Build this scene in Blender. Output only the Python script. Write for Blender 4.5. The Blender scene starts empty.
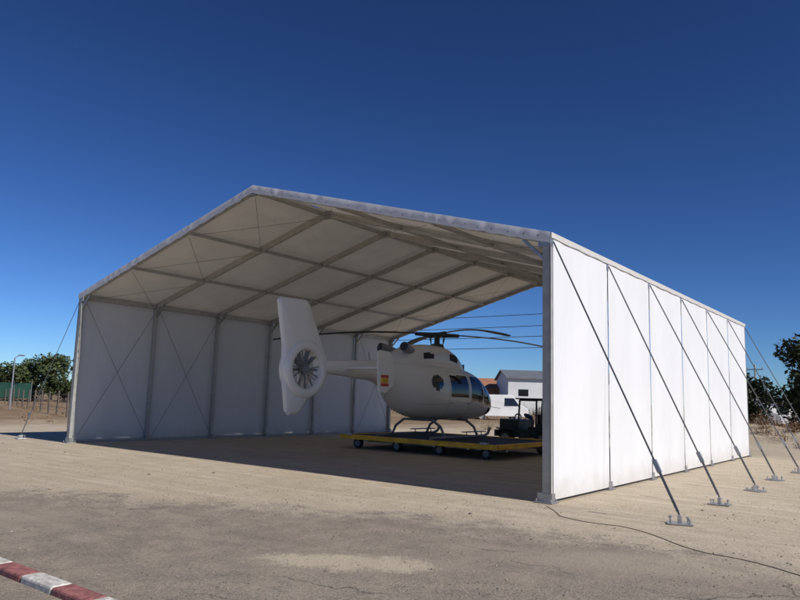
import bpy, bmesh, math, random
import numpy as np
from mathutils import Vector, Matrix, noise
random.seed(7)
S=bpy.context.scene
W=15.87; L=15.76; H=4.6; R=6.77; NB=6; BAY=L/NB

# ------------------------------------------------------------------ materials
class NT:
    def __init__(s,name):
        s.m=bpy.data.materials.new(name); s.m.use_nodes=True
        s.t=s.m.node_tree; s.t.nodes.clear(); s.out=s.n('ShaderNodeOutputMaterial')
        s.co=s.n('ShaderNodeTexCoord').outputs['Object']
    def n(s,k,**kw):
        x=s.t.nodes.new(k)
        for a,b in kw.items(): setattr(x,a,b)
        return x
    def l(s,a,b): s.t.links.new(a,b)
    def setin(s,sock,v):
        if isinstance(v,(int,float)): sock.default_value=v
        elif isinstance(v,tuple): sock.default_value=v+(1,) if len(v)==3 and sock.type=='RGBA' else v
        else: s.l(v,sock)
    def mapping(s,scale,rot=(0,0,0)):
        x=s.n('ShaderNodeMapping'); s.l(s.co,x.inputs[0]); x.inputs['Scale'].default_value=scale; x.inputs['Rotation'].default_value=rot; return x.outputs[0]
    def noise(s,scale,detail=3,rough=.6,vec=None,dist=0):
        x=s.n('ShaderNodeTexNoise'); s.l(vec or s.co,x.inputs['Vector'])
        x.inputs['Scale'].default_value=scale;x.inputs['Detail'].default_value=detail
        x.inputs['Roughness'].default_value=rough;x.inputs['Distortion'].default_value=dist
        return x.outputs['Fac']
    def math(s,op,a,b=0.0,c=None,clamp=False):
        x=s.n('ShaderNodeMath',operation=op,use_clamp=clamp); s.setin(x.inputs[0],a); s.setin(x.inputs[1],b)
        if c is not None:s.setin(x.inputs[2],c)
        return x.outputs[0]
    def rng(s,v,a,b,c=0.,d=1.):
        x=s.n('ShaderNodeMapRange'); s.setin(x.inputs[0],v)
        for i,k in enumerate((a,b,c,d)): x.inputs[i+1].default_value=k
        return x.outputs[0]
    def mix(s,f,a,b,mode='MIX'):
        x=s.n('ShaderNodeMix',data_type='RGBA',blend_type=mode); s.setin(x.inputs[0],f); s.setin(x.inputs[6],a); s.setin(x.inputs[7],b)
        return x.outputs[2]
    def bump(s,h,st=.3,d=.02):
        x=s.n('ShaderNodeBump'); s.l(h,x.inputs['Height']); x.inputs['Strength'].default_value=st; x.inputs['Distance'].default_value=d
        return x.outputs[0]
    def bsdf(s,col,rough=.6,metal=0,nrm=None,spec=.5):
        x=s.n('ShaderNodeBsdfPrincipled'); s.setin(x.inputs['Base Color'],col); s.setin(x.inputs['Roughness'],rough)
        x.inputs['Metallic'].default_value=metal; x.inputs['Specular IOR Level'].default_value=spec
        if nrm: s.l(nrm,x.inputs['Normal'])
        return x
    def fin(s,sh): s.l(sh,s.out.inputs[0]); return s.m
def sc(c,k): return tuple(min(1,v*k) for v in c)
def mk(name,col,rough=.6,metal=0,var=.12,scale=2.5,bump=0,bs=40,spec=.5):
    t=NT(name); f=t.rng(t.noise(scale,2.5,.65),.3,.7)
    c=t.mix(f,sc(col,1-var),sc(col,1+var))
    nr=t.bump(t.noise(bs,2),bump,.01) if bump else None
    return t.fin(t.bsdf(c,rough,metal,nr,spec).outputs[0])
def fabric(name,col,transl,dirt=True,tint=(1,.95,.87)):
    t=NT(name)
    f=t.rng(t.noise(1.1,2,.6,t.mapping((1,1,.25))),.3,.7)
    c=t.mix(f,sc(col,.95),sc(col,1.02))
    if dirt:
        sp=t.n('ShaderNodeSeparateXYZ'); t.l(t.co,sp.inputs[0])
        d=t.math('ADD',sp.outputs[2],t.math('MULTIPLY',t.noise(2.5,4,.7),-.7))
        dm=t.rng(d,-.40,.10,.45,0)
        c=t.mix(dm,c,(.45,.38,.29))
    b=t.bump(t.noise(1.5,2.5,.5,t.mapping((1,1,.4)),.7),.45,.06)
    a=t.bsdf(c,.5,0,b,.35)
    tr=t.n('ShaderNodeBsdfTranslucent'); t.setin(tr.inputs[0],t.mix(1.0,c,tint,'MULTIPLY')); t.l(b,tr.inputs['Normal'])
    m=t.n('ShaderNodeMixShader'); m.inputs[0].default_value=transl; t.l(a.outputs[0],m.inputs[1]); t.l(tr.outputs[0],m.inputs[2])
    return t.fin(m.outputs[0])
M_wall=fabric('pvc_wall_fabric',(.79,.79,.79),.05)
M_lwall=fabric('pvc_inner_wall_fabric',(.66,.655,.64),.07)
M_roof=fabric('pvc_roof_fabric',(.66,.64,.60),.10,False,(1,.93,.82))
M_aluw=mk('aluminium_weathered',(.42,.41,.385),.5,.3,.14,5)
M_steel=mk('galvanised_steel',(.42,.42,.42),.45,.8,.2,8)
M_dark=mk('dark_rubber',(.025,.025,.026),.75,0,.3,6)
M_groove=mk('keder_groove',(.07,.07,.072),.9,0,.1,4,spec=.1)
M_strap=mk('webbing_strap',(.16,.165,.18),.8)
M_cable=mk('steel_cable',(.20,.20,.20),.5,.3)
M_heli=mk('white_aircraft_paint',(.80,.79,.75),.18,0,.02,1.0)
M_helig=mk('grey_aircraft_paint',(.20,.21,.22),.4)
M_blade=mk('rotor_blade_composite',(.05,.05,.055),.5)
M_red=mk('red_paint',(.5,.03,.025),.5,0,.2,4)
M_yel=mk('yellow_paint',(.74,.42,.02),.5,0,.25,4)
M_tdark=mk('tractor_dark_paint',(.03,.04,.045),.4,0,.3,4)
t=NT('dark_window_glass'); g=t.bsdf(t.mix(t.noise(1.5,2),(.010,.012,.014),(.02,.022,.026)),.06,0,None,.6); M_glass=t.fin(g.outputs[0])
M_bark=mk('tree_bark',(.12,.09,.065),.9,0,.3,6)
def leafmat(n,a,b):
    t=NT(n); c=t.mix(t.rng(t.noise(.9,3,.7),.35,.65),a,b)
    return t.fin(t.bsdf(c,.6,0,None,.3).outputs[0])
M_leaf=leafmat('foliage',(.035,.05,.018),(.085,.11,.038))
M_leafd=leafmat('dark_foliage',(.018,.028,.012),(.055,.075,.028))
M_dry=leafmat('dry_vegetation',(.15,.08,.045),(.30,.20,.11))
M_bwhite=mk('white_render_wall',(.70,.70,.69),.8,0,.1,.6)
M_broof=mk('grey_sheet_roof',(.16,.17,.19),.6,0,.15,.8)
M_terra=mk('terracotta',(.35,.16,.09),.8,0,.2,1)
M_green=mk('green_netting',(.03,.12,.08),.8,0,.2,1)
M_conc=mk('concrete',(.36,.34,.31),.85,0,.15,3)
M_post=mk('weathered_fence_post',(.13,.11,.09),.9,0,.2,3)
M_kw=mk('worn_white_paint',(.58,.55,.50),.85,0,.4,14,.5,50)
M_kr=mk('worn_red_paint',(.31,.12,.11),.85,0,.45,14,.5,50)

# ------------------------------------------------------------------ mesh builder
class MB:
    def __init__(s): s.v=[];s.f=[];s.mi=[]
    def add(s,vs,fs,mi=0):
        o=len(s.v); s.v+= [tuple(v) for v in vs]; s.f+=[tuple(i+o for i in f) for f in fs]; s.mi+=[mi]*len(fs)
    def box(s,c,d,mi=0,rz=0,M=None):
        x,y,z=[k/2 for k in d]; vs=[Vector(p) for p in [(-x,-y,-z),(x,-y,-z),(x,y,-z),(-x,y,-z),(-x,-y,z),(x,-y,z),(x,y,z),(-x,y,z)]]
        if M is None: M=Matrix.Rotation(rz,3,'Z')
        vs=[M@v+Vector(c) for v in vs]
        s.add(vs,[(0,3,2,1),(4,5,6,7),(0,1,5,4),(1,2,6,5),(2,3,7,6),(3,0,4,7)],mi)
    def beam(s,p,q,w,h,mi=0,up=(0,0,1)):
        p=Vector(p);q=Vector(q);d=(q-p);ln=d.length;d.normalize();u=Vector(up)
        if abs(d.dot(u))>.98:u=Vector((0,1,0))
        r=d.cross(u).normalized();u=r.cross(d)
        M=Matrix((r,d,u)).transposed(); s.box((p+q)/2,(w,ln,h),mi,M=M)
    def tube(s,p,q,r1,r2=None,n=8,mi=0,cap=True):
        r2=r1 if r2 is None else r2
        p=Vector(p);q=Vector(q);d=(q-p).normalized();u=Vector((0,0,1)) if abs(d.z)<.9 else Vector((1,0,0))
        a=d.cross(u).normalized();b=d.cross(a)
        vs=[];fs=[]
        for c,r in((p,r1),(q,r2)):
            for i in range(n):
                t=2*math.pi*i/n; vs.append(c+a*math.cos(t)*r+b*math.sin(t)*r)
        for i in range(n): j=(i+1)%n; fs.append((i,i+n,j+n,j))
        if cap: fs+= [tuple(range(n)),tuple(range(2*n-1,n-1,-1))]
        s.add(vs,fs,mi)
    def path(s,pts,r,n=6,mi=0):
        for a,b in zip(pts[:-1],pts[1:]): s.tube(a,b,r,r,n,mi)
    def rings(s,rs,mi=0,closed=True,cap=True,fmi=None):
        n=len(rs[0]);vs=[p for r in rs for p in r];fs=[];o=len(s.v);m=[]
        for k in range(len(rs)-1):
            for i in range(n if closed else n-1):
                j=(i+1)%n; f=(k*n+i,k*n+j,(k+1)*n+j,(k+1)*n+i); fs.append(f)
        ms=[mi]*len(fs)
        if fmi: ms=[fmi(sum((Vector(vs[i]) for i in f),Vector())/4) for f in fs]
        if cap: fs+=[tuple(range(n-1,-1,-1)),tuple(range((len(rs)-1)*n,len(rs)*n))];ms+=[mi,mi]
        s.v+=[tuple(v) for v in vs];s.f+=[tuple(i+o for i in f) for f in fs];s.mi+=ms
    def obj(s,name,mats,parent=None,smooth=False,bevel=0,loc=None,fixn=True,sharp=35,merge=False):
        me=bpy.data.meshes.new(name);me.from_pydata(s.v,[],s.f);
        for m in mats: me.materials.append(m)
        me.polygons.foreach_set('material_index',s.mi)
        if fixn:
            bm=bmesh.new();bm.from_mesh(me)
            if merge: bmesh.ops.remove_doubles(bm,verts=bm.verts,dist=.0005)
            bmesh.ops.recalc_face_normals(bm,faces=bm.faces);bm.to_mesh(me);bm.free()
        if smooth:
            me.polygons.foreach_set('use_smooth',[True]*len(me.polygons))
        me.update(); o=bpy.data.objects.new(name,me);S.collection.objects.link(o)
        if parent:o.parent=parent
        if loc:o.location=loc
        if bevel:
            b=o.modifiers.new('bevel','BEVEL');b.width=bevel;b.segments=2;b.limit_method='ANGLE'
        if smooth:
            try:
                me.set_sharp_from_angle(angle=math.radians(sharp))
            except Exception: pass
        return o
def empty(name,loc=(0,0,0),rz=0):
    e=bpy.data.objects.new(name,None);S.collection.objects.link(e);e.location=loc;e.rotation_euler=(0,0,rz);e.empty_display_size=.3;return e

# ------------------------------------------------------------------ ground
def gh(x,y):
    z=0
    if abs(y-27)<30:
        b=math.exp(-((y-27)/4.5)**2)*(1/(1+math.exp(max(-50,min(50,-(x+16)/2.5)))))
        z+=b*(.75+.35*noise.noise(Vector((x*.3,y*.3,0))))
    d=max(0,min(1,(math.hypot(x+8,y-8)-16)/12))
    z+=d*.10*noise.noise(Vector((x*.25,y*.25,3)))+d*.04*noise.noise(Vector((x*1.1,y*1.1,5)))
    far=max(0,min(1,(math.hypot(x,y)-300)/600)); z+=far*3*noise.noise(Vector((x*.004,y*.004,9)))
    return z
N=260; s_=np.linspace(-1,1,N); xs=1800*np.sinh(6.5*s_)/math.sinh(6.5); xs=[float(v) for v in xs]
g=MB(); vs=[(x-6,y+8,gh(x-6,y+8)) for y in xs for x in xs]
g.v=vs; g.f=[(j*N+i,j*N+i+1,(j+1)*N+i+1,(j+1)*N+i) for j in range(N-1) for i in range(N-1)]; g.mi=[0]*len(g.f)
t=NT('sand_and_worn_asphalt')
sp=t.n('ShaderNodeSeparateXYZ'); t.l(t.co,sp.inputs[0]); X,Y=sp.outputs[0],sp.outputs[1]
n1=t.noise(.30,4,.6); n2=t.noise(2.2,6,.74); n3=t.noise(24,4,.78); n4=t.noise(120,2,.7)
tk=t.noise(1.6,4,.7,t.mapping((.18,2.2,1),(0,0,.12)))      # drag / tyre streaks, roughly parallel to the tent front
def C0(n,k): return t.math('MULTIPLY',t.math('SUBTRACT',n,.5),k)
line=t.math('ADD',t.math('MULTIPLY',t.math('MINIMUM',X,0.0),.50),-2.3)
edge=t.math('SUBTRACT',Y,line)
for n_,k_ in((n1,3.0),(n2,4.6),(n3,2.6),(tk,2.0)): edge=t.math('ADD',edge,C0(n_,k_))
sandm=t.rng(edge,-.55,.45)
sand=t.mix(t.rng(n1,.35,.65),(.52,.43,.31),(.61,.52,.39))
sand=t.mix(t.rng(n2,.42,.64,0,.7),sand,(.43,.35,.25))
sand=t.mix(t.rng(tk,.52,.62,0,.45),sand,(.40,.33,.24)); sand=t.mix(t.rng(tk,.46,.38,0,.5),sand,(.68,.60,.47))
sand=t.mix(t.rng(n3,.50,.66,0,.75),sand,(.68,.60,.48)); sand=t.mix(t.rng(n3,.45,.33,0,.55),sand,(.31,.245,.17)); sand=t.mix(t.rng(n4,.45,.3,0,.6),sand,(.25,.195,.14))
asp=t.mix(t.rng(n1,.35,.65),(.27,.225,.178),(.34,.287,.228))
asp=t.mix(t.rng(n2,.48,.60,0,.65),asp,(.42,.35,.265))
asp=t.mix(t.rng(n2,.46,.36,0,.6),asp,(.19,.155,.122))
asp=t.mix(t.rng(tk,.53,.64,0,.4),asp,(.19,.158,.128))
asp=t.mix(t.rng(n3,.48,.62,0,.6),asp,(.43,.37,.30)); asp=t.mix(t.rng(n3,.44,.34,0,.5),asp,(.15,.125,.10))
asp=t.mix(t.rng(n4,.55,.66,0,.8),asp,(.50,.44,.37)); asp=t.mix(t.rng(n4,.46,.34,0,.8),asp,(.07,.06,.05))
wv=t.n('ShaderNodeVectorMath',operation='ADD'); nz=t.n('ShaderNodeTexNoise'); t.l(t.co,nz.inputs[0]); nz.inputs['Scale'].default_value=1.3; nz.inputs['Detail'].default_value=4
t.l(t.co,wv.inputs[0]); t.l(nz.outputs['Color'],wv.inputs[1])
vo=t.n('ShaderNodeTexVoronoi',feature='DISTANCE_TO_EDGE'); t.l(wv.outputs[0],vo.inputs['Vector']); vo.inputs['Scale'].default_value=.36
cr=t.math('MULTIPLY',t.rng(vo.outputs['Distance'],.0,.007,1,0),t.rng(n1,.45,.56,0,.7))
asp=t.mix(cr,asp,(.055,.046,.038))
def ell(cx,cy,ax,rx,ry,amt):
    dx=t.math('SUBTRACT',X,cx);dy=t.math('SUBTRACT',Y,cy);c,s=math.cos(ax),math.sin(ax)
    u=t.math('DIVIDE',t.math('ADD',t.math('MULTIPLY',dx,c),t.math('MULTIPLY',dy,s)),rx)
    v=t.math('DIVIDE',t.math('ADD',t.math('MULTIPLY',dx,-s),t.math('MULTIPLY',dy,c)),ry)
    r=t.math('ADD',t.math('MULTIPLY',u,u),t.math('MULTIPLY',v,v)); r=t.math('ADD',r,C0(n2,5.0))
    r=t.math('ADD',r,C0(n3,4.0)); return t.rng(r,.5,1.15,amt,0)
asp=t.mix(ell(.40,-5.45,.60,1.0,.36,.8),asp,(.60,.51,.37))
asp=t.mix(ell(2.9,-3.2,.5,1.6,.5,.45),asp,(.50,.42,.32))
asp=t.mix(ell(-5.2,-7.0,.4,1.6,.3,.4),asp,(.48,.40,.30))
col=t.mix(sandm,asp,sand)
dist=t.n('ShaderNodeVectorMath',operation='DISTANCE'); t.l(t.co,dist.inputs[0]); dist.inputs[1].default_value=(-4,2,0)
fm=t.rng(t.math('ADD',dist.outputs['Value'],t.math('MULTIPLY',n1,14.0)),27,36)
fld=t.mix(t.rng(t.noise(.12,4,.7),.35,.65),(.22,.145,.085),(.36,.26,.16)); fld=t.mix(t.rng(n2,.45,.7,0,.6),fld,(.17,.13,.07))
col=t.mix(fm,col,fld)
hgt=t.math('ADD',t.math('MULTIPLY',n2,1.0),t.math('ADD',t.math('MULTIPLY',n3,.6),t.math('MULTIPLY',n4,.25)))
M_ground=t.fin(t.bsdf(col,.92,0,t.bump(hgt,.75,.045),.2).outputs[0])
g.obj('ground',[M_ground],smooth=True,fixn=False,sharp=80)
# pebbles
pb=MB()
for i in range(9000):
    a=random.random(); dep=3.2+18*a**1.5; lat=random.uniform(-.62,.62)*dep
    x=5.18-.609*dep+.793*lat; y=-10.98+.793*dep+.609*lat
    if y>-.2 and x<.2: continue
    if noise.noise(Vector((x*.7,y*.7,2)))<random.uniform(-.35,.3): continue
    r=random.choice([.004,.005,.006,.008,.011])*random.uniform(.7,1.5)*(2.2 if random.random()<.03 else 1)
    c=Vector((x,y,gh(x,y)+r*.2)); sx,sy,sz=[random.uniform(.6,1.3)*r for _ in range(3)]
    an=random.random()*6.28; ca,sa=math.cos(an),math.sin(an)
    v=[(1,0,0),(0,1,0),(-1,0,0),(0,-1,0),(.2,.1,.7),(0,0,-.6)]
    vv=[c+Vector((p[0]*sx*ca-p[1]*sy*sa,p[0]*sx*sa+p[1]*sy*ca,p[2]*sz)) for p in v]
    pb.add(vv,[(0,1,4),(1,2,4),(2,3,4),(3,0,4),(1,0,5),(2,1,5),(3,2,5),(0,3,5)],random.choice([0,1,1]))
pb.obj('pebbles',[mk('pebble_light',(.34,.29,.225),.9,0,.3,30),mk('pebble_grey',(.17,.145,.12),.9,0,.3,30)],fixn=False)
k=MB();x=-14.1
i=0
while x<7:
    k.box((x+.27,-7.90,.015),(.536,.19,.09),i%2); x+=.54;i+=1
k.obj('painted_kerb',[M_kw,M_kr],bevel=.02)
k=MB(); base=[(.15,-.45),(.7,-1.15),(1.65,-1.3),(2.4,-1.75),(3.0,-2.2),(4.1,-2.7),(5.6,-3.1),(8,-3.0)]
pts=[]
for i in range(len(base)-1):
    for j in range(6):
        f_=j/6; x=base[i][0]*(1-f_)+base[i+1][0]*f_; y=base[i][1]*(1-f_)+base[i+1][1]*f_
        pts.append(Vector((x,y+.08*math.sin(x*4),.003)))
k.path(pts,.006,6); k.obj('electric_cable',[M_post],smooth=True)

# ------------------------------------------------------------------ tent
T=empty('tent_hangar')
def roofz(x): return H+(R-H)*(1-abs(x+W/2)/(W/2))
def wall(name,x0,sgn,mt):
    w=MB();ny,nz=30,40
    for b in range(NB):
        y0=b*BAY+(.055 if b==0 else .028);y1=(b+1)*BAY-(.028 if b<NB-1 else .055)
        vs=[];ph=random.random()*9
        for j in range(nz+1):
            for i in range(ny+1):
                u=i/ny;v=j/nz;env=(math.sin(math.pi*u)*math.sin(math.pi*v))**.6 if 0<u<1 and 0<v<1 else 0
                d=env*(.026+.026*noise.noise(Vector((u*2.2+ph,v*1.6,b)))+.014*noise.noise(Vector((u*6+v*4,v*3+ph,b+.5))))-.012
                # tension creases fanning out of the corners
                for cu,cv in((0,0),(1,0),(0,1),(1,1)):
                    du,dv=abs(u-cu)*BAY,abs(v-cv)*H; rr=math.hypot(du,dv)
                    if rr<1.6 and rr>0: d+=.006*math.sin(math.atan2(dv,du)*9+ph)*math.sin(math.pi*min(1,rr/1.6))*env
                vs.append((x0-sgn*d,y0+(y1-y0)*u,.05+(H-.03)*v))
        w.add(vs,[(j*(ny+1)+i,j*(ny+1)+i+1,(j+1)*(ny+1)+i+1,(j+1)*(ny+1)+i) for j in range(nz) for i in range(ny)])
    return w.obj(name,[mt],T,smooth=True,fixn=False,sharp=80)
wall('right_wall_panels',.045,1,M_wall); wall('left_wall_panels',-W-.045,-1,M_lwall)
r=MB();nx,ny=42,16
for side in(0,1):
    for b in range(NB):
        y0=b*BAY-(.05 if b==0 else 0);y1=(b+1)*BAY+(.05 if b==NB-1 else 0);vs=[];ph=random.random()*9
        for j in range(ny+1):
            for i in range(nx+1):
                u=i/nx;v=j/ny;x=(.075-(W/2+.075)*u) if side==0 else (-W-.075+(W/2+.075)*u)
                z=roofz(x)+.02
                sag=math.sin(math.pi*v)*abs(math.sin(math.pi*u*3))*.065*(1+.8*noise.noise(Vector((u*5+ph,v*2,b))))+(.034*noise.noise(Vector((u*20,v*4+ph,b)))+.020*noise.noise(Vector((u*9+v*6,v*8-u*5+ph,b))))*math.sin(math.pi*v)
                vs.append((x,y0+(y1-y0)*v,z-sag))
        r.add(vs,[(j*(nx+1)+i,j*(nx+1)+i+1,(j+1)*(nx+1)+i+1,(j+1)*(nx+1)+i) for j in range(ny) for i in range(nx)])
# eave skirt closing roof to wall
for xx,sx in((.075,1),(-W-.075,-1)):
    vs=[]
    for i in range(121):
        y=-.05+(L+.1)*i/120; vs+=[(xx,y,H+.012),(xx+sx*.004*math.sin(i*1.7),y,H-.09+.006*math.sin(i*.9))]
    r.add(vs,[(2*i,2*i+2,2*i+3,2*i+1) for i in range(120)])
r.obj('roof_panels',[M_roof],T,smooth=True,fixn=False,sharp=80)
f=MB();gv=MB()
for kf in range(NB+1):
    y=kf*BAY; end=kf in(0,NB)
    for sx,xx in((1,0),(-1,-W)):
        xo=.055 if end else .036; xi=-.10
        f.box((xx+sx*(xo+xi)/2,y,H/2-.02),(xo-xi,.10,H-.05),0)
        if end:
            for dy in(-.053,.053): gv.box((xx+sx*.05,y+dy,H/2),(.012,.012,H-.12))
        else: gv.box((xx+sx*.040,y,H/2),(.012,.020,H-.12))
        f.box((xx-sx*.05,y,.012),(.34,.30,.02),1)
        f.box((xx-sx*.05,y,.09),(.27,.13,.14),1)
        for bx in(-.13,.13):
            for by in(-.11,.11): f.tube((xx-sx*.05+bx,y+by,.022),(xx-sx*.05+bx,y+by,.07),.014,n=6,mi=1)
        f.beam((xx,y,roofz(xx)-.095),(-W/2,y,R-.095),.08,.16,0)
        f.beam((xx-sx*.08,y,H-.45),(xx-sx*.5,y,roofz(xx-sx*.5)-.18),.05,.06,1)
        f.box((xx-sx*.06,y,H-.14),(.24,.118,.20),1)
    f.box((-W/2,y,R-.12),(.4,.11,.2),1)
f.obj('portal_frames',[M_aluw,M_steel],T,bevel=.008); gv.obj('keder_grooves',[M_groove],T)
p=MB()
for b in range(NB):
    y0=b*BAY+.052;y1=(b+1)*BAY-.052
    for fr in(1/3,2/3):
        for sx in(1,-1):
            x=-W/2+sx*W/2*(1-fr); p.box((x,(y0+y1)/2,roofz(x)-.115),(.07,y1-y0,.09))
    p.box((-W/2,(y0+y1)/2,R-.12),(.09,y1-y0,.10))
    for x in(-.02,-W+.02): p.box((x,(y0+y1)/2,H-.10),(.09,y1-y0,.14))
    for x in(-.02,-W+.02): p.box((x,(y0+y1)/2,.06),(.06,y1-y0,.06))
p.obj('purlins',[M_aluw],T,bevel=.006)
c=MB()
def cable(a,b,r=.008,sag=0.0,n=1):
    a=Vector(a);b=Vector(b);pts=[a.lerp(b,i/n)-Vector((0,0,sag*4*(i/n)*(1-i/n))) for i in range(n+1)]; c.path(pts,r,5)
for b in(0,1,5):
    y0=b*BAY+.1;y1=(b+1)*BAY-.1
    for x in(-.17,-W+.17):
        cable((x,y0,.12),(x,y1,H-.3));cable((x-.015,y1,.12),(x-.015,y0,H-.3))
for b in(0,5):
    y0=b*BAY+.1;y1=(b+1)*BAY-.1
    for sx in(1,-1):
        for q in range(3):
            xa=-W/2+sx*(W/2*(q/3)+.08);xb=-W/2+sx*(W/2*((q+1)/3)-.08)
            cable((xa,y0,roofz(xa)-.2),(xb,y1,roofz(xb)-.2),.006);cable((xa,y1,roofz(xa)-.215),(xb,y0,roofz(xb)-.215),.006)
for z in(3.97,4.45,4.9,5.4):
    hx=W/2 if z<=H else W/2*(R-z)/(R-H)
    cable((-W/2-hx+.1,L+.02,z),(-W/2+hx-.1,L+.02,z),.014,.03,10)
c.obj('bracing_cables',[M_cable],T)
fa=MB()
for yy in(-.075,L+.075):
    n=90
    for sx in(1,-1):
        vs=[]
        for i in range(n+1):
            x=-W/2+sx*(W/2+.06)*i/n; zt=roofz(x)+.03
            zb=zt-.20+.022*noise.noise(Vector((i*.5,sx*3,yy)))
            dy=.020*noise.noise(Vector((i*.6,sx*5,1)))
            vs+=[(x,yy,zt),(x,yy+dy-.014,(zt+zb)/2),(x,yy+dy*2,zb)]
        fa.add(vs,[(3*i+k,3*i+3+k,3*i+4+k,3*i+1+k) for i in range(n) for k in(0,1)])
fa.obj('gable_fascia',[M_wall],T,smooth=True,fixn=False,sharp=80)
fb=MB()
for i in range(26):
    for sx in(1,-1):
        if random.random()<.3: continue
        x=-W/2+sx*(W/2)*(i+.5+random.uniform(-.2,.2))/26; fb.box((x,-.108,roofz(x)-.09+random.uniform(-.03,.02)),(.022,.01,.03))
fb.obj('fascia_clips',[M_steel],T)
st=MB();an=MB()
for kf in range(NB+1):
    for sx,xx in((1,0),(-1,-W)):
        y=kf*BAY; dy=-.47+ (0 if kf<2 else .05*kf)
        a=Vector((xx+sx*.085,y,H-.15)); gx=xx+sx*(2.2+random.uniform(-.08,.08)); e=Vector((gx,y+dy+random.uniform(-.05,.05),.13))
        st.beam(a,e,.026,.006,0,up=(0,1,0))
        mid=a.lerp(e,.83); m2=a.lerp(e,.87)
        st.beam(mid,m2,.06,.05,1,up=(0,1,0))
        st.beam(m2,a.lerp(e,.99),.038,.014,0,up=(0,1,0))
        rz=random.uniform(-.4,.4); ey=e.y
        an.box((gx,ey,.016),(.34,.26,.02),0,rz)
        an.box((gx,ey,.075),(.05,.10,.1),0,rz)
        for bx,by in((-.12,-.09),(.12,-.09),(-.12,.09),(.12,.09)):
            q=Matrix.Rotation(rz,3,'Z')@Vector((bx,by,0)); px,py=gx+q.x,ey+q.y; hz=random.uniform(.06,.13)
            an.tube((px,py,.02),(px+random.uniform(-.02,.02),py,hz),.013,n=6); an.tube((px,py,hz-.02),(px,py,hz+.005),.022,n=6)
st.obj('guy_straps',[M_strap,M_steel],T); an.obj('ground_anchors',[M_steel],T,bevel=.004)

# ------------------------------------------------------------------ helicopter (nose = local +X)
PZ=.42
HE=empty('helicopter',(-7.94,8.2,PZ),math.radians(90)); HE.scale=(1.03,1.03,1.02)
def interp(tab,n):
    tab=sorted(tab); a=np.array(tab,float); x=a[:,0]; q=np.linspace(x[0],x[-1],n); out=[q]
    for c_ in range(1,a.shape[1]):
        y=a[:,c_]; m=np.gradient(y,x); r_=[]
        for t_ in q:
            i=min(len(x)-2,max(0,np.searchsorted(x,t_)-1)); h=x[i+1]-x[i]; s=(t_-x[i])/h
            r_.append((2*s**3-3*s**2+1)*y[i]+(s**3-2*s**2+s)*h*m[i]+(-2*s**3+3*s**2)*y[i+1]+(s**3-s**2)*h*m[i+1])
        out.append(np.array(r_))
    return np.array(out).T
def ring(x,zb,zt,hw,n,pw):
    zc=(zb+zt)/2;hh=max(.01,(zt-zb)/2);hw=max(.01,hw);r_=[]
    for i in range(n):
        a=2*math.pi*i/n;ca,sa=math.cos(a),math.sin(a)
        r_.append((x,hw*math.copysign(abs(ca)**(2/pw),ca),zc+hh*math.copysign(abs(sa)**(2/pw),sa)))
    return r_
tab=[(3.06,.98,1.06,.04),(3.0,.88,1.18,.2),(2.85,.76,1.34,.38),(2.6,.67,1.52,.55),(2.2,.60,1.80,.70),(1.75,.56,2.06,.80),(1.2,.55,2.22,.85),(.4,.55,2.28,.88),(-.6,.56,2.30,.88),(-1.3,.64,2.32,.85),(-1.8,.82,2.34,.77),(-2.2,1.10,2.34,.62),(-2.6,1.42,2.33,.44),(-3.0,1.60,2.30,.32),(-4.0,1.72,2.23,.245),(-5.0,1.79,2.17,.20),(-5.5,1.80,2.14,.17)]
def winmat(p):
    x,y,z=p; ay=abs(y)
    if x>1.72 and z>1.08 - (x-1.72)*.10 and z<1.98-(x-1.72)*.62+.02 and ay>.045: return 1
    if .78<x<1.62 and 1.15<z<1.98 and ay>.5: return 1
    if -.42<x<.62 and 1.30<z<1.98 and ay>.5: return 1
    if ay>.35 and ((x+1.12)/.30)**2+((z-1.72)/.23)**2<1: return 1
    if ay>.3 and 2.15<x<2.6 and .74<z<1.0: return 1
    return 0
hb=MB(); hb.rings([ring(*q,128,2.5) for q in interp(tab,190)],0,fmi=winmat)
hb.obj('fuselage',[M_heli,M_glass],HE,smooth=True)
cw=MB();ct=[(1.25,2.0,2.2,.25),(1.0,2.0,2.40,.38),(.6,2.0,2.66,.50),(.1,2.0,2.86,.56),(-.7,2.0,2.92,.58),(-1.4,2.0,2.86,.56),(-2.0,2.0,2.68,.47),(-2.5,2.0,2.45,.33),(-2.9,2.05,2.28,.18)]
def cwm(p):
    x,y,z=p
    if abs(y)>.42 and -.1<x<.45 and 2.42<z<2.66:return 1
    if abs(y)>.38 and -1.5<x<-1.0 and 2.45<z<2.62: return 1
    return 0
cw.rings([ring(*q,64,3.0) for q in interp(ct,90)],0,fmi=cwm)
cw.obj('engine_cowling',[M_heli,M_dark],HE,smooth=True)
ex=MB()
for sy in(1,-1):
    o_=[];A0=Vector((-1.75,sy*.30,2.60));A1=Vector((-2.38,sy*.46,2.74)); dd=(A1-A0).normalized(); ua=dd.cross(Vector((0,0,1))).normalized(); ub=dd.cross(ua)
    for pos,rad in((A0,.12),(A1,.145),(A1+dd*.01,.13),(A1-dd*.25,.11)):
        o_.append([tuple(pos+ua*math.cos(2*math.pi*i/20)*rad+ub*math.sin(2*math.pi*i/20)*rad) for i in range(20)])
    ex.rings(o_)
ex.obj('exhaust_pipes',[M_helig],HE,smooth=True)
se=MB(); body=interp(tab,400)
def surf(x,z,side):
    i=np.argmin(abs(body[:,0]-x)); _,zb,zt,hw=body[i]; zc=(zb+zt)/2;hh=(zt-zb)/2
    k=max(0,1-abs((z-zc)/hh)**2.5)**(1/2.5); return (x,side*(hw*k-.002),z)
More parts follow.
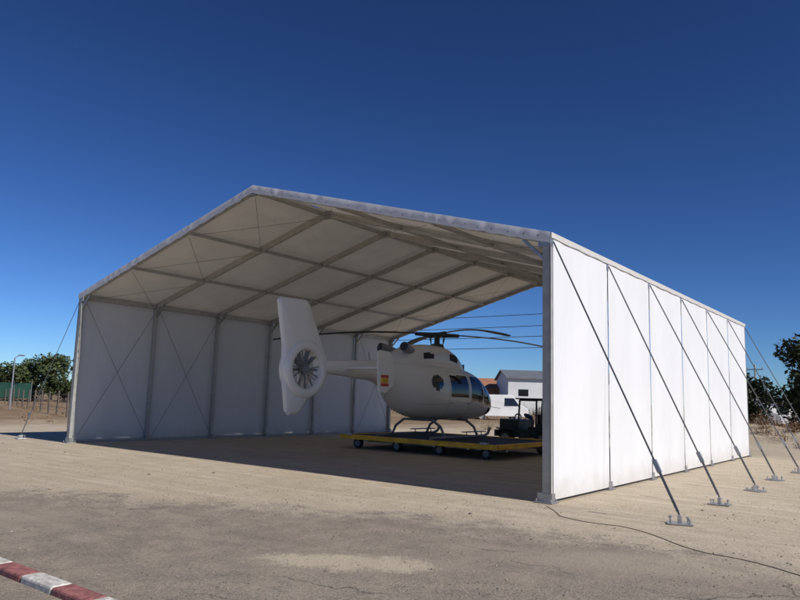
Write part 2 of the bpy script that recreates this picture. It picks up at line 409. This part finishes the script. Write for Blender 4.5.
for sd in(1,-1):
    for xx in(.70,-.5,1.69): se.path([surf(xx,z,sd) for z in np.linspace(.75,2.08,16)],.006,5)
    se.path([surf(x,.76,sd) for x in np.linspace(-.5,1.69,12)],.006,5)
    se.path([surf(x,2.08,sd) for x in np.linspace(-.5,1.5,12)],.006,5)
    se.path([surf(x,1.05,sd) for x in np.linspace(-1.95,-.52,12)],.004,5)
    for xx in(.62,-.35): se.box(surf(xx,1.10,sd),(.12,.03,.03))
se.obj('door_seams',[M_helig],HE)
FC=Vector((-6.02,0,1.88))
outl=[(-5.1,2.13),(-5.28,2.36),(-5.95,3.60),(-6.05,3.68),(-6.95,3.66),(-7.02,3.58),(-6.80,2.5),(-6.80,1.9),(-6.72,1.35),(-6.60,.78),(-6.50,.70),(-6.20,.72),(-6.08,.82),(-5.80,1.18),(-5.45,1.42),(-5.1,1.80)]
angs=sorted([math.atan2(z-FC.z,x-FC.x) for x,z in outl]+[2*math.pi*i/144-math.pi for i in range(144)])
def rayout(a):
    d=(math.cos(a),math.sin(a));best=None
    for (x1,z1),(x2,z2) in zip(outl,outl[1:]+outl[:1]):
        ex_,ez=x2-x1,z2-z1; den=d[0]*ez-d[1]*ex_
        if abs(den)<1e-9:continue
        tt=((x1-FC.x)*ez-(z1-FC.z)*ex_)/den; uu=((x1-FC.x)*d[1]-(z1-FC.z)*d[0])/den
        if tt>0 and -1e-6<=uu<=1+1e-6: best=tt if best is None else max(best,tt)
    return best or .7
tl=MB()
ro_=[max(rayout(a),.69) for a in angs]
def lay(sy,rad_f,th): return [(FC.x+math.cos(a)*rad_f(r_),sy*th,FC.z+math.sin(a)*rad_f(r_)) for a,r_ in zip(angs,ro_)]
for sy in(1,-1):
    tl.rings([lay(sy,lambda r_:.53,.08),lay(sy,lambda r_:.55,.085),lay(sy,lambda r_:max(r_-.12,.6),.085),lay(sy,lambda r_:max(r_-.03,.65),.05),lay(sy,lambda r_:r_,.0)],0,cap=False)
tl.obj('tail_fin',[M_heli],HE,smooth=True,sharp=50,merge=True)
rg=MB();prof=[(.50,.10),(.52,.155),(.56,.18),(.62,.185),(.69,.165),(.735,.12),(.75,.06),(.75,-.06),(.735,-.12),(.69,-.165),(.62,-.185),(.56,-.18),(.52,-.155),(.50,-.10),(.50,.10)]
rg.rings([[(FC.x+math.cos(2*math.pi*i/96)*r_,y_,FC.z+math.sin(2*math.pi*i/96)*r_) for i in range(96)] for r_,y_ in prof],0,cap=False)
rg.obj('fan_shroud',[M_heli],HE,smooth=True,sharp=60,merge=True)
fn=MB(); fn.tube(FC+Vector((0,-.10,0)),FC+Vector((0,.12,0)),.13,.11,20)
for i in range(10):
    a=2*math.pi*(i+.15*(i%2))/10; d=Vector((math.cos(a),0,math.sin(a))); fn.beam(FC+d*.12+Vector((0,.03,0)),FC+d*.495+Vector((0,.03,0)),.012,.11,0,up=(.55*-math.sin(a),.84,.55*math.cos(a)))
for i in range(11):
    a=2*math.pi*(i+.3)/11; d=Vector((math.cos(a),0,math.sin(a))); fn.beam(FC+d*.12+Vector((0,-.06,0)),FC+d*.505+Vector((0,-.06,0)),.03,.02,0,up=(0,1,0))
fn.obj('tail_fan',[M_helig],HE)
sb=MB()
sb.box((-4.45,0,1.98),(.42,2.86,.06),0)
def plate(y):
    pts=[(-4.05,1.75),(-4.22,2.30),(-4.35,2.42),(-4.74,2.44),(-4.82,2.34),(-4.78,1.60),(-4.72,1.35),(-4.45,1.33),(-4.2,1.5)]
    n=len(pts); vs=[(x,y-.022,z) for x,z in pts]+[(x,y+.022,z) for x,z in pts]
    sb.add(vs,[tuple(range(n)),tuple(range(2*n-1,n-1,-1))]+[(i,(i+1)%n,(i+1)%n+n,i+n) for i in range(n)],0)
for sy in(1,-1): plate(sy*1.455)
for zz,m,hh in((1.76,1,.08),(1.65,2,.14),(1.54,1,.08)): sb.box((-4.52,-1.455,zz),(.32,.052,hh-.003),m)
sb.obj('stabiliser',[M_heli,M_red,M_yel],HE,bevel=.008)
sk=MB()
for sy in(1,-1):
    sk.path([(1.75,sy*1.0,.30),(1.62,sy*1.0,.13),(1.4,sy*1.0,.06),(-1.7,sy*1.0,.05)],.045,10)
    sk.box((.75,sy*1.0,.2),(1.3,.14,.03))
for xx in(.95,-.95):
    sk.path([(xx,-1.0,.07),(xx,-.86,.35),(xx,-.55,.56),(xx,.55,.56),(xx,.86,.35),(xx,1.0,.07)],.04,10)
for xx in(.3,1.2): sk.tube((xx,1.0,.07),(xx,1.0,.19),.015); sk.tube((xx,-1.0,.07),(xx,-1.0,.19),.015)
sk.obj('landing_skids',[M_helig],HE,smooth=True)
ro=MB(); ro.tube((0,0,2.85),(0,0,3.30),.10,.085,16); ro.tube((0,0,3.22),(0,0,3.38),.20,.14,20); ro.tube((0,0,2.86),(0,0,3.0),.26,.2,20)
for i in range(4):
    a=math.radians(-36+90*i); d=Vector((math.cos(a),math.sin(a),0)); w=Vector((-d.y,d.x,0))
    ro.tube(d*.1+Vector((0,0,3.30)),d*.75+Vector((0,0,3.31)),.085,.06,10)
    ro.tube(d*.25+w*.12+Vector((0,0,3.02)),d*.32+w*.1+Vector((0,0,3.28)),.018,n=6)
    rs=[]
    for q in range(25):
        rr=.7+4.6*q/24; z=3.31+.05*math.sin(rr/5*3)-.40*(rr/5.1)**2; ch=.15 if q>3 else .07+.02*q
        if q>=23: ch*=.8
        c0=d*rr+Vector((0,0,z)); tl_=.10
        rs.append([tuple(c0+w*ch*1.0+Vector((0,0,tl_*ch))),tuple(c0+w*ch*.3+Vector((0,0,.026))),tuple(c0-w*ch+Vector((0,0,-tl_*ch))),tuple(c0+w*ch*.3-Vector((0,0,.022)))])
    ro.rings(rs)
ro.obj('main_rotor',[M_blade],HE,smooth=True)
an_=MB(); an_.tube((-3.4,0,2.26),(-3.45,0,2.5),.012,n=6); an_.box((1.9,0,.52),(.12,.03,.16)); an_.beam((1.62,0,2.12),(1.62,0,2.42),.02,.08); an_.tube((-2.5,0,1.5),(-2.7,0,1.15),.01,n=6)
for sd in(1,-1): an_.tube((2.4,sd*.66,1.0),(3.0,sd*.7,.95),.008,n=5)
an_.obj('antennas',[M_helig],HE)

# ------------------------------------------------------------------ landing platform trailer
PT=empty('helicopter_platform_trailer',(-7.35,8.2,0))
q=MB(); hx,hy=2.9,2.1
q.box((0,0,.385),(5.6,4.0,.05),1)
for sy in(1,-1): q.box((0,sy*(hy-.05),.37),(5.8,.12,.14),0)
for sx in(1,-1): q.box((sx*(hx-.05),0,.37),(.12,3.96,.137),0)
for xx in(-1.9,-.7,.7,1.9): q.box((xx,0,.30),(.1,3.9,.11),2)
for sy in(1,-1): q.box((0,sy*1.2,.24),(5.5,.09,.09),2)
q.beam((2.2,2.1,.33),(1.3,3.3,.36),.07,.07,0); q.beam((.6,2.1,.33),(1.3,3.3,.362),.07,.07,0)
for xx in(-2.5,2.5): q.box((xx,-2.08,.46),(.25,.10,.06),2)
q.obj('deck_frame',[M_yel,M_dark,M_steel],PT,bevel=.008)
q=MB()
def wheel(mb,c,r,w,mi=0,mh=1,ax='Y'):
    d=Vector((0,w/2,0)) if ax=='Y' else Vector((w/2,0,0)); c=Vector(c)
    prof=[(.0,.55),(.5,.55),(.62,.80),(.92,.86),(1,.6),(1,-.6),(.92,-.86),(.62,-.80),(.5,-.55),(0,-.55)]
    n=24; rs=[]
    for pr,pw in prof:
        rs.append([tuple(c+d*pw*1.15+(Vector((math.cos(2*math.pi*i/n),0,math.sin(2*math.pi*i/n))) if ax=='Y' else Vector((0,math.cos(2*math.pi*i/n),math.sin(2*math.pi*i/n))))*max(pr,.02)*r) for i in range(n)])
    mb.rings(rs[2:8],mi,cap=False); mb.rings(rs[:3],mh,cap=False); mb.rings(rs[7:],mh,cap=False)
for xx in(-2.4,-.8,.8,2.4):
    for yy in(-1.75,1.75): wheel(q,(xx,yy,.17),.17,.14)
q.obj('wheels',[M_dark,M_helig],PT,smooth=True)

# ------------------------------------------------------------------ tow tractor
TT=empty('tow_tractor',(-6.55,12.75,0),math.radians(168)); TT.scale=(1.05,1.05,1.0)
q=MB()
q.box((0,0,.48),(2.5,1.05,.28),0); q.box((.85,0,.80),(.8,.95,.38),0); q.box((-.85,0,.74),(.7,1.2,.26),0); q.box((1.3,0,.46),(.12,1.3,.24),0)
q.box((-.25,0,.68),(.5,.9,.12),1); q.box((-.48,0,.95),(.12,.9,.5),1)
for sx in(.38,-.62):
    for sy in(.5,-.5): q.tube((sx,sy,.7),(sx-.05,sy*.94,1.72),.035,n=8)
for sy in(.47,-.47): q.beam((.33,sy,1.72),(-.67,sy,1.72),.06,.05)
q.box((-.17,0,1.76),(1.25,1.15,.05),0)
for sx in(.33,-.67): q.beam((sx,-.44,1.70),(sx,.44,1.70),.05,.05)
q.tube((.4,.2,.95),(.18,.2,1.12),.018,n=6); q.tube((.17,.2,1.10),(.15,.2,1.13),.18,.18,16)
for sy in(.57,-.57): 
    for sx in(.85,-.8): q.box((sx,sy,.64),(.75,.26,.05),0)
q.obj('body',[M_tdark,M_dark],TT,bevel=.03)
q=MB(); 
for sx in(.85,-.8):
    for sy in(.55,-.55): wheel(q,(sx,sy,.30),.30,.24)
q.obj('wheels',[M_dark,M_steel],TT,smooth=True)
q=MB()
for sy in(.36,-.36): q.tube((1.245,sy,.82),(1.275,sy,.82),.09,n=14); q.box((-1.21,sy,.74),(.02,.14,.08),1)
q.obj('lamps',[M_kw,M_red],TT)

# ------------------------------------------------------------------ parked vans in the background
def van(x,y,rz):
    e=empty('parked_van',(x,y,gh(x,y)-.02),rz); b=MB()
    pr=[(-2.5,.35),(-2.5,1.9),(-2.35,2.2),(1.0,2.25),(1.35,2.12),(1.95,1.35),(2.45,1.12),(2.6,.85),(2.6,.35)]
    rs=[]
    for yy,k in((-.92,.0),(-.98,.03),(-.98,-1),(.98,-1),(.98,.03),(.92,0)): 
        if k==-1: continue
    n=len(pr); ins=lambda z,s: s*(.98-.12*max(0,(z-1.1)/1.1))
    vs=[(px,ins(pz,-1),pz) for px,pz in pr]+[(px,ins(pz,1),pz) for px,pz in pr]
    b.add(vs,[tuple(range(n)),tuple(range(2*n-1,n-1,-1))]+[(i,(i+1)%n,(i+1)%n+n,i+n) for i in range(n)],0)
    b.obj('body',[M_bwhite],e,bevel=.06)
    g_=MB()
    for s in(1,-1):
        yy=s*.955
        g_.add([(.45,s*.985,1.30),(1.75,s*.985,1.30),(1.28,s*.905,1.95),(.45,s*.905,1.95)],[(0,1,2,3)])
    g_.add([(1.97,-.80,1.40),(1.97,.80,1.40),(1.40,.72,2.09),(1.40,-.72,2.09)],[(0,1,2,3)])
    g_.add([(-2.51,-.7,1.35),(-2.51,.7,1.35),(-2.51,.65,1.85),(-2.51,-.65,1.85)],[(0,1,2,3)])
    g_.obj('windows',[M_glass],e)
    q=MB()
    for sx in(1.65,-1.6):
        for sy in(.88,-.88): wheel(q,(sx,sy,.34),.34,.24)
    q.obj('wheels',[M_dark,M_steel],e,smooth=True)
van(-25.5,43.5,.75); van(-9.4,67.0,.2); van(-14.5,74,1.9)

# ------------------------------------------------------------------ vegetation
def tree(name,x,y,h,cw_,leafm,nl=2600,ls=.16,low=.25):
    z0=gh(x,y); e=empty(name,(x,y,z0)); tr=MB(); pts=[Vector((0,0,-.1))]
    th=h*.45; n=5
    for i in range(n): pts.append(Vector((random.uniform(-.08,.08)*h*.3,random.uniform(-.08,.08)*h*.3,th*(i+1)/n)))
    for i in range(n): tr.tube(pts[i],pts[i+1],h*.03*(1-i/n*.6),h*.03*(1-(i+1)/n*.6),8)
    cl=[]
    for i in range(16):
        a=random.random()*6.28; rr=cw_*random.uniform(.25,.95); zz=h*random.uniform(low+.12,.93); rr*=math.sqrt(max(.1,1-((zz/h-.58)/.46)**2))
        c_=Vector((math.cos(a)*rr,math.sin(a)*rr,zz)); s=pts[random.randint(2,n)]
        m=s.lerp(c_,.5)+Vector((0,0,.06*h)); tr.tube(s,m,h*.012,h*.008,6);tr.tube(m,c_,h*.008,h*.003,6)
        cl.append((c_,h*random.uniform(.09,.17)))
    tr.obj('trunk_and_limbs',[M_bark],e,smooth=True)
    lv=MB()
    for i in range(nl):
        c_,r_=random.choice(cl); d=Vector((random.gauss(0,1),random.gauss(0,1),random.gauss(0,.8)));d.normalize(); p=c_+d*r_*random.random()**.4*1.15
        u=Vector((random.gauss(0,1),random.gauss(0,1),random.gauss(0,.6))).normalized(); w=u.cross(Vector((random.random(),random.random(),random.random()))).normalized()
        s=ls*random.uniform(.5,1.2)
        lv.add([p-u*s,p+w*s*.5,p+u*s,p-w*s*.5],[(0,1,2,3)])
    lv.obj('foliage',[leafm],e,fixn=False)
for (x,y,h,w_) in [(-81.7,29.4,5.4,2.3),(-75,28.3,5.6,2.3),(-93.9,32.7,4.4,2.0),(-101,33.6,4.6,2.2),(-83.7,34.2,6.0,2.6),(-79,26,4.2,2.0),(-72,31,5.4,2.2),(-108,40,5,2.4)]:
    tree('tree',x,y,h,w_,M_leaf,2200,.24,.02)
for (x,y,h,w_) in [(-.6,34.9,5.6,1.9),(1.2,37.5,5.8,2.0),(-7.1,55,5.3,1.8),(-8.6,57,4.8,1.8),(-3.6,60,4.2,2.0)]:
    tree('tree',x,y,h,w_,M_leafd,3400,.17,.0)
def scatter(name,items,mat,ls):
    lv=MB()
    for (x,y,r_,h,n) in items:
        z=gh(x,y)
        for i in range(n):
            a=random.random()*6.28;q_=r_*random.random()**.6; b=Vector((x+math.cos(a)*q_*.5,y+math.sin(a)*q_*.5,z-.02)); tp=Vector((x+math.cos(a)*q_,y+math.sin(a)*q_,z+h*random.uniform(.15,1)*(1-.5*(q_/r_)**2)))
            if random.random()<.4:
                w=Vector((-math.sin(a),math.cos(a),0))*ls*.25; lv.add([b-w,b+w,tp],[(0,1,2)])
            s=ls*random.uniform(.5,1); u=Vector((random.gauss(0,1),random.gauss(0,1),random.gauss(0,1))).normalized(); w=u.cross(Vector((0,0,1)))
            lv.add([tp-u*s,tp+w*s*.6,tp+u*s,tp-w*s*.5],[(0,1,2,3)])
    lv.obj(name,[mat],fixn=False)
it=[]
for i in range(230):
    x=random.uniform(-14,16);y=random.gauss(27,3.2)
    if y<19.5: continue
    it.append((x,y,random.uniform(.3,.9),random.uniform(.3,.9),80))
scatter('dry_bushes',it,M_dry,.07)
it=[]
for i in range(420):
    x=random.uniform(-110,-24);y=random.uniform(4,60); it.append((x,y,random.uniform(.2,.6),random.uniform(.15,.5),14))
for i in range(260):
    x=random.uniform(-60,20);y=random.uniform(36,90); it.append((x,y,random.uniform(.3,.9),random.uniform(.2,.7),16))
scatter('dry_grass',it,M_dry,.10)
it=[]
for i in range(44): it.append((random.uniform(-10,14),random.uniform(30,44),random.uniform(.5,1.1),random.uniform(.6,1.5),160))
for i in range(26): it.append((random.uniform(-62,-28),random.uniform(58,66),random.uniform(.9,1.8),random.uniform(.8,1.9),150))
scatter('green_shrubs',it,M_leafd,.12)
lv=MB()
for i in range(900):
    a=random.uniform(-1.45,.55); d=random.uniform(260,420); cx,cy=d*math.sin(a),d*math.cos(a)
    dens=noise.noise(Vector((a*9,0,0)))
    if dens<-.05: continue
    hh=random.uniform(2.2,5.5)
    for q_ in range(26):
        p=Vector((cx+random.gauss(0,1.8),cy+random.gauss(0,1.8),gh(cx,cy)+hh*random.random())); s=random.uniform(.4,.9)
        u=Vector((random.gauss(0,1),random.gauss(0,1),random.gauss(0,1))).normalized();w=u.cross(Vector((.3,.2,1))).normalized()
        lv.add([p-u*s,p+w*s,p+u*s,p-w*s],[(0,1,2,3)])
lv.obj('distant_trees',[M_leaf],fixn=False)

# ------------------------------------------------------------------ buildings
def shed(name,x,y,w,d,h,rz,wm,rm,rise=1.0):
    e=empty(name,(x,y,gh(x,y)-.1),rz); b=MB(); b.box((0,0,h/2),(w,d,h)); 
    b.add([(-w/2,-d/2,h),(-w/2,d/2,h),(-w/2,0,h+rise-.05)],[(0,1,2)]); b.add([(w/2,-d/2,h),(w/2,d/2,h),(w/2,0,h+rise-.05)],[(0,1,2)])
    b.obj('walls',[wm],e)
    r_=MB()
    for s in(1,-1):
        a=Vector((-w/2-.3,s*(d/2+.3),h-.05));bq=Vector((w/2+.3,s*(d/2+.3),h-.05));cq=Vector((w/2+.3,0,h+rise));dq=Vector((-w/2-.3,0,h+rise)); up=Vector((0,0,.12))
        r_.add([a,bq,cq,dq,a+up,bq+up,cq+up,dq+up],[(0,1,2,3),(4,5,6,7),(0,1,5,4),(1,2,6,5),(3,0,4,7)])
    r_.obj('roof',[rm],e)
    o=MB(); nw=max(1,int(w/3.2))
    for i in range(nw):
        xx=-w/2+w*(i+.5)/nw
        if i%3==1: o.box((xx,-d/2-.01,1.5),(2.0,.06,3.0) if h>3.4 else (1.0,.06,2.1),1)
        else: o.box((xx,-d/2-.01,h*.62),(1.2,.06,.8),0)
    o.obj('windows_and_doors',[M_glass,M_broof],e)
ang=.6554
shed('white_warehouse',-33,73.2,15,10,4.5,ang,M_bwhite,M_broof,1.1)
shed('terracotta_shed',-43.3,71.5,5,5,3.2,ang,M_terra,M_terra,.7)
shed('white_building',-8.2,80,7,5,2.5,ang,M_bwhite,M_broof,.5)
shed('white_house',4,96,9,6,3,.5,M_bwhite,M_terra,1)
shed('farm_building',-58,92,16,8,4.2,ang,M_bwhite,M_terra,1.2)
for x,y in((-9.5,70),(-22,88),(8,60)):
    e=empty('utility_pole',(x,y,gh(x,y))); b=MB(); b.tube((0,0,-.2),(0,0,6.2),.12,.08,10); b.beam((-.8,0,5.7),(.8,0,5.7),.09,.1)
    for q_ in(-.7,0,.7): b.tube((q_,0,5.76),(q_,0,5.95),.04,n=8)
    b.obj('pole',[M_conc],e)
e=empty('wire_fence'); b=MB(); P0=Vector((-66,19.5,0));P1=Vector((-34,9.2,0)); n=10; pr=None
for i in range(n+1):
    p_=P0.lerp(P1,i/n); z=gh(p_.x,p_.y); b.box((p_.x,p_.y,z+.7),(.08,.08,1.5+random.uniform(-.1,.1)),0,M=Matrix.Rotation(random.uniform(-.06,.06),3,'Y'))
    if pr is not None:
        for hh in(.25,.5,.75,1.0,1.25): b.tube(pr+Vector((0,0,hh)),Vector((p_.x,p_.y,z+hh)),.010,n=4,mi=1)
    pr=Vector((p_.x,p_.y,z))
b.obj('posts_and_wires',[M_post,M_cable],e)
e=empty('green_netting_fence'); b=MB()
for i in range(8):
    a=Vector((-91+2.2*i,20+.9*i,0)); b.tube(a,a+Vector((0,0,2.2)),.04,n=6,mi=1)
    if i<7: c_=a+Vector((2.2,.9,0)); b.beam(a+Vector((0,0,1.2)),c_+Vector((0,0,1.2)),.02,1.7)
b.obj('netting',[M_green,M_steel],e)
e=empty('street_lamp',(-46.0,11.3,gh(-46.0,11.3)),2.2); b=MB()
b.tube((0,0,-.2),(0,0,3.6),.07,.045,10); b.tube((0,0,3.58),(.55,0,3.8),.03,.025,8); b.box((.78,0,3.8),(.5,.2,.09),1)
b.obj('post_and_head',[M_steel,M_helig],e,bevel=.01)

# ------------------------------------------------------------------ light, sky, camera
EL=math.radians(40); AZ=math.radians(91.5)
sd=Vector((math.sin(AZ)*math.cos(EL),math.cos(AZ)*math.cos(EL),math.sin(EL)))
sun=bpy.data.lights.new('sun','SUN'); sun.energy=4.4; sun.angle=math.radians(.53); sun.color=(1,.955,.89)
so=bpy.data.objects.new('sun',sun);S.collection.objects.link(so);so.rotation_euler=sd.to_track_quat('Z','Y').to_euler()
w=bpy.data.worlds.new('World');S.world=w;w.use_nodes=True;nt=w.node_tree
sky=nt.nodes.new('ShaderNodeTexSky');sky.sky_type='NISHITA';sky.sun_disc=False;sky.sun_elevation=EL;sky.sun_rotation=AZ
sky.altitude=1500;sky.air_density=.9;sky.dust_density=.3;sky.ozone_density=4.0
def wm_(a,colr):
    x=nt.nodes.new('ShaderNodeMix');x.data_type='RGBA';x.blend_type='MULTIPLY';x.clamp_result=False;x.inputs[0].default_value=1;nt.links.new(a,x.inputs[6]);x.inputs[7].default_value=colr+(1,);return x.outputs[2]
a_=wm_(sky.outputs[0],(.08,.08,.08)); gm=nt.nodes.new('ShaderNodeGamma'); nt.links.new(a_,gm.inputs[0]); gm.inputs[1].default_value=1.40
b_=wm_(gm.outputs[0],(9.0,11.4,14.4))
bg=nt.nodes['Background'];bg.inputs[1].default_value=.10;nt.links.new(b_,bg.inputs[0])
cam=bpy.data.cameras.new('camera');co=bpy.data.objects.new('camera',cam);S.collection.objects.link(co);S.camera=co
cam.sensor_width=36;cam.lens=690.32/800*36;cam.clip_end=6000;cam.clip_start=.05
yw,pt,rl=-.6554,.1404,.0297
F=Vector((math.sin(yw)*math.cos(pt),math.cos(yw)*math.cos(pt),math.sin(pt)));RT=Vector((math.cos(yw),-math.sin(yw),0));UP=RT.cross(F)
A=math.cos(rl)*RT+math.sin(rl)*UP;B=-math.sin(rl)*RT+math.cos(rl)*UP
M=Matrix((A,B,-F)).transposed().to_4x4();M.translation=Vector((5.1792,-10.9783,1.6668));co.matrix_world=M
S.view_settings.view_transform='Standard';S.view_settings.look='None';S.view_settings.exposure=0
